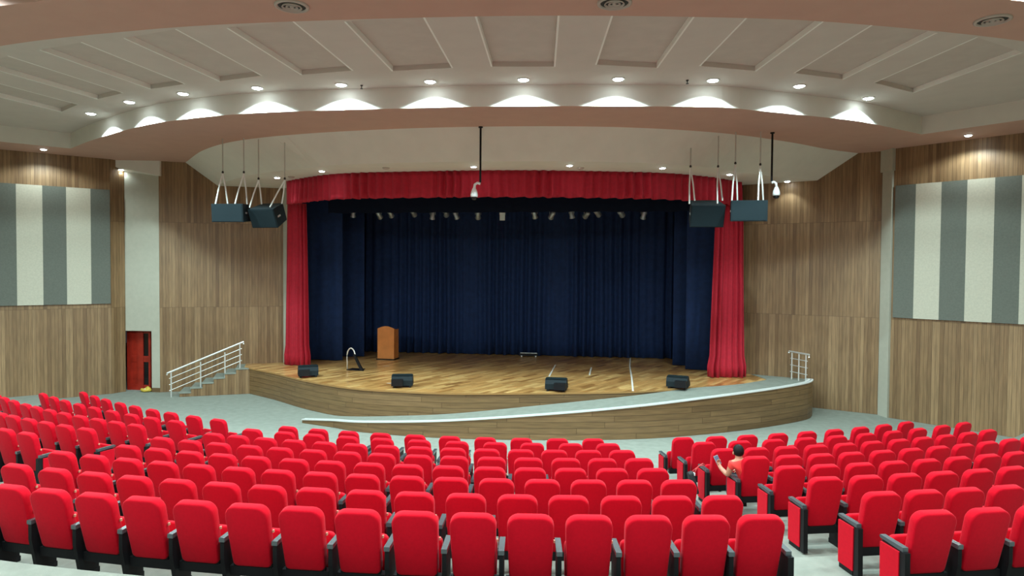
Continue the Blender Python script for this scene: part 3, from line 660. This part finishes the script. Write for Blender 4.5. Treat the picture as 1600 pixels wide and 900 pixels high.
LEFT={1:[(135,613),(147,620),(164,625),(186,631),(212,635),(240,640),(269,644),(304,650),(337,657)],
2:[(73,615),(87,621),(103,626),(124,632),(148,637),(175,643),(207,648),(239,652),(276,658)],
3:[(3,617),(14,621),(26,626),(41,633),(60,636),(80,641),(100,646),(124,651),(151,656),(181,660),(209,665)],
4:[(4,646),(22,649),(47,654),(74,659),(103,664),(136,670)],
5:[(-14,664),(17,670),(48,676)]}
RIGHT={1:[(1063,682),(1118,682),(1167,681),(1214,678),(1262,676),(1306,673),(1343,668),(1378,664),(1411,659)],
2:[(1100,692),(1157,690),(1209,688),(1260,686),(1310,683),(1352,678),(1392,674),(1430,670),(1464,664),(1495,659)],
3:[(1134,704),(1188,703),(1233,701),(1279,698),(1324,695),(1364,691),(1404,687),(1440,684),(1474,680),(1506,675),(1535,671)],
4:[(1178,713),(1230,711),(1280,709),(1328,707),(1375,703),(1418,699),(1461,696),(1501,693),(1538,689),(1571,685),(1597,681)],
5:[(1228,726),(1282,725),(1335,722),(1386,719),(1438,716),(1486,712),(1533,708),(1574,704),(1612,700)],
6:[(1284,744),(1346,741),(1405,738),(1462,735),(1517,731),(1567,726),(1615,722)],
7:[(1358,761),(1428,761),(1490,758),(1554,754),(1612,750)],
8:[(1452,797),(1530,790),(1600,784)]}

SEATS = {}
for block, D_ in (('middle',MID),('left',LEFT),('right',RIGHT)):
    for r, lst in D_.items():
        ang = []
        for x, y in lst:
            p = PU(x, y, EYE-DROP[r]); ang.append(math.atan2(p.x-CX, CY-p.y))
        # even out the reading noise: keep the measured ends, blend towards a regular pitch
        k = len(ang); reg = [ang[0]+(ang[-1]-ang[0])*i/(k-1) for i in range(k)]
        ang = [.5*a+.5*b for a, b in zip(ang, reg)]
        pitch = (ang[-1]-ang[0])/(k-1)*ROWR[r]
        for i, a in enumerate(ang):
            R_ = ROWR[r]; loc = (CX+R_*math.sin(a), CY-R_*math.cos(a), FLOOR_H[r])
            if block == 'left': nn = k-1-i; lab = f'red upholstered theatre seat, {ORD[nn]} from the left aisle, {ROWN[r]} of the left block'
            elif block == 'right': lab = f'red upholstered theatre seat, {ORD[i]} from the right aisle, {ROWN[r]} of the right block'
            else: nn = k-1-i; lab = f'red upholstered theatre seat, {ORD[nn]} from the right aisle, {ROWN[r]} of the middle block'
            t = thing('theatre_seat', lab, 'theatre seat', loc, a, f'seats in the {ROWN[r]}')
            SEATS[block, r, i] = t
            put(back, t); put(base, t); put(tagm, t)
            put(seat_down if (block, r, i) == ('right',4,0) else seat, t)
            hp2 = pitch/2
            put(armrest, put(side, t, (-hp2,0,0)))
            if i == 0: put(endf, put(endp, t, (-hp2-.034,0,0)), (.029,0,0))
            if i == k-1: put(armrest, put(side, t, (hp2,0,0))); put(endf, put(endp, t, (hp2+.034,0,0)), (-.029,0,0))
# ================================================================== PERSON in the fourth row, right block
ps = SEATS['right',4,0]
per = thing('person', 'seated person in an orange-red shirt holding up a phone', 'person', ps.location, ps.rotation_euler.z)
def skin(name, verts, edges, rad, root, m, parent, sub=2):
    me = bpy.data.meshes.new(name); me.from_pydata(verts, edges, []); o = bpy.data.objects.new(name, me); link(o, parent); me.materials.append(m)
    s = o.modifiers.new('skin', 'SKIN'); s.use_smooth_shade = True
    sv = me.skin_vertices[0].data
    for i, r in enumerate(rad): sv[i].radius = r if isinstance(r, tuple) else (r, r); sv[i].use_root = (i == root)
    ss = o.modifiers.new('subdivision', 'SUBSURF'); ss.levels = ss.render_levels = sub
    return o
# body frame: seat pan at .5, leaning over towards the aisle
bv = [(-.04,.20,.50),(-.10,.20,.64),(-.16,.17,.78),(-.19,.17,.88),(-.205,.18,.945),(-.215,.20,1.03),(-.22,.21,1.105),   # 0-6 pelvis..crown
      (-.34,.17,.86),(-.37,.25,.65),(-.41,.42,.71),(-.42,.47,.75),                                                 # 7-10 left shoulder, elbow, wrist, hand
      (.00,.17,.86),(.06,.24,.66),(-.04,.42,.66),(-.10,.47,.66),                                                   # 11-14 right arm
      (-.12,.24,.52),(-.15,.62,.54),(-.16,.62,.10),(-.16,.76,.05),                                                 # 15-18 left leg
      (.06,.24,.52),(.08,.62,.54),(.08,.62,.10),(.08,.76,.05)]
be = [(0,1),(1,2),(2,3),(3,4),(4,5),(5,6),(3,7),(7,8),(8,9),(9,10),(3,11),(11,12),(12,13),(13,14),(0,15),(15,16),(16,17),(17,18),(0,19),(19,20),(20,21),(21,22)]
br_ = [(.14,.11),(.14,.10),(.15,.105),(.11,.08),.05,.082,.065,.06,.048,.036,.034,.06,.048,.036,.034,.085,.06,.042,.035,.085,.06,.042,.035]
# fingers: left hand closes on the phone, right hand rests relaxed
def hand(w, idx, dirv, side, up):
    d = Vector(dirv).normalized(); s = Vector(side).normalized(); u = Vector(up).normalized(); w = Vector(w)
    for k, (o, l) in enumerate(((-.028,.060),(-.010,.068),(.010,.066),(.027,.054))):
        a = len(bv); p1 = w+d*.045+s*o; p2 = p1+d*l*.55+u*.012; p3 = p2+d*l*.25+u*.035
        bv.extend([tuple(p1),tuple(p2),tuple(p3)]); be.extend([(idx,a),(a,a+1),(a+1,a+2)]); br_.extend([.0095,.0088,.0075])
    a = len(bv); p1 = w+s*-.035+d*.01+u*.012; p2 = p1+d*.035+u*.025; bv.extend([tuple(p1),tuple(p2)]); be.extend([(idx,a),(a,a+1)]); br_.extend([.0105,.0085])
hand(bv[10], 10, (-.2,.35,.75), (.9,.3,0), (.3,-.8,.3))
hand(bv[14], 14, (-.8,.5,-.1), (.5,.8,0), (0,0,-1))
skin('body', bv, be, br_, 0, M['skin'], per)
# clothes follow the body
sv = [bv[0],bv[1],bv[2],bv[3],(-.204,.18,.915),bv[7],(-.355,.215,.74),bv[11],(.035,.21,.74)]
skin('shirt', sv, [(0,1),(1,2),(2,3),(3,4),(3,5),(5,6),(3,7),(7,8)], [(.155,.125),(.155,.115),(.165,.12),(.125,.095),.058,.075,.064,.075,.064], 0, M['shirt'], per)
tv = [bv[0],bv[15],bv[16],(-.16,.62,.16),bv[19],bv[20],(.08,.62,.16)]
skin('trousers', tv, [(0,1),(1,2),(2,3),(0,4),(4,5),(5,6)], [(.15,.12),.095,.072,.06,.095,.072,.06], 0, M['trousers'], per)
hm = bmesh.new(); bmesh.ops.create_uvsphere(hm, u_segments=20, v_segments=14, radius=1)
for v in hm.verts:
    x, y, z = v.co; f_ = 1.0 if not (y > .45 and z < .35) else .80
    v.co = Vector((-.217+x*.088*f_, .195+y*.102*f_, 1.065+z*.112*(1 if z > 0 else .85)))
me = bpy.data.meshes.new('hair'); hm.to_mesh(me); hm.free(); me.materials.append(M['hair']); me.polygons.foreach_set('use_smooth',[True]*len(me.polygons))
link(bpy.data.objects.new('hair', me), per)
fm = MB()   # face: nose, ears, eyes, mouth on the far side of the head
MB().lathe([(.004,.03),(.010,.01),(.014,-.008),(.006,-.014)], 8, (-.225,.298,1.025)).build('nose', M['skin'], per, True)
for s in (-1,1):
    MB().lathe([(.004,.03),(.012,.018),(.014,-.01),(.005,-.028)], 8, (-.217+s*.088,.20,1.03)).build('ear', M['skin'], per, True)
    MB().lathe([(.002,.008),(.010,.004),(.010,-.004),(.002,-.008)], 8, (-.222+s*.032,.282,1.048)).build('eye', M['white'], per, True)
MB().box((-.224,.283,.985),(.045,.01,.010)).build('mouth', M['strap'], per)
for x in (-.16,.08):
    MB().profile([(.55,.0),(.86,.0),(.86,.04),(.72,.09),(.56,.09)], x-.045, x+.045).build('shoe', M['black'], per)
def toworld(lo): return Matrix.Translation(ps.location) @ Matrix.Rotation(ps.rotation_euler.z,4,'Z') @ Vector(lo)
ph = thing('phone', 'pale grey phone held up in the seated person\'s left hand', 'phone', toworld((-.435,.52,.83)), ps.rotation_euler.z)
Rp = Matrix.Rotation(math.radians(-25),3,'X') @ Matrix.Rotation(math.radians(-18),3,'Y')
MB().box((0,0,0),(.078,.012,.155),Rp).build('phone_shell', M['phone'], ph); MB().box(Rp @ Vector((0,-.007,0)),(.07,.002,.14),Rp).build('phone_screen', M['screen'], ph)
bs = SEATS['right',3,0]
bg = thing('shoulder_bag', 'black shoulder bag with a reddish strap hanging on an aisle armrest', 'bag', Matrix.Translation(bs.location) @ Matrix.Rotation(bs.rotation_euler.z,4,'Z') @ Vector((-.46,.06,.0)), bs.rotation_euler.z)
vs, fs = pad(.20,.13,.40,.10,.05,4)
Rb = Matrix.Rotation(math.radians(-14),3,'Y')
MB().add([tuple(Rb @ Vector((y*1.0-.05, x, z))+Vector((-.06,0,.22))) for x,y,z in vs], fs).build('bag_body', M['bag'], bg, True)
MB().tube([(-.10,-.06,.60),(-.04,-.05,.70),(.06,-.04,.76),(.13,.02,.71),(.05,.08,.68),(-.09,.05,.60)], .010, 6).build('bag_strap', M['strap'], bg, True)
MB().box((-.10,-.05,.58),(.02,.05,.05)).build('buckle', M['white'], bg)
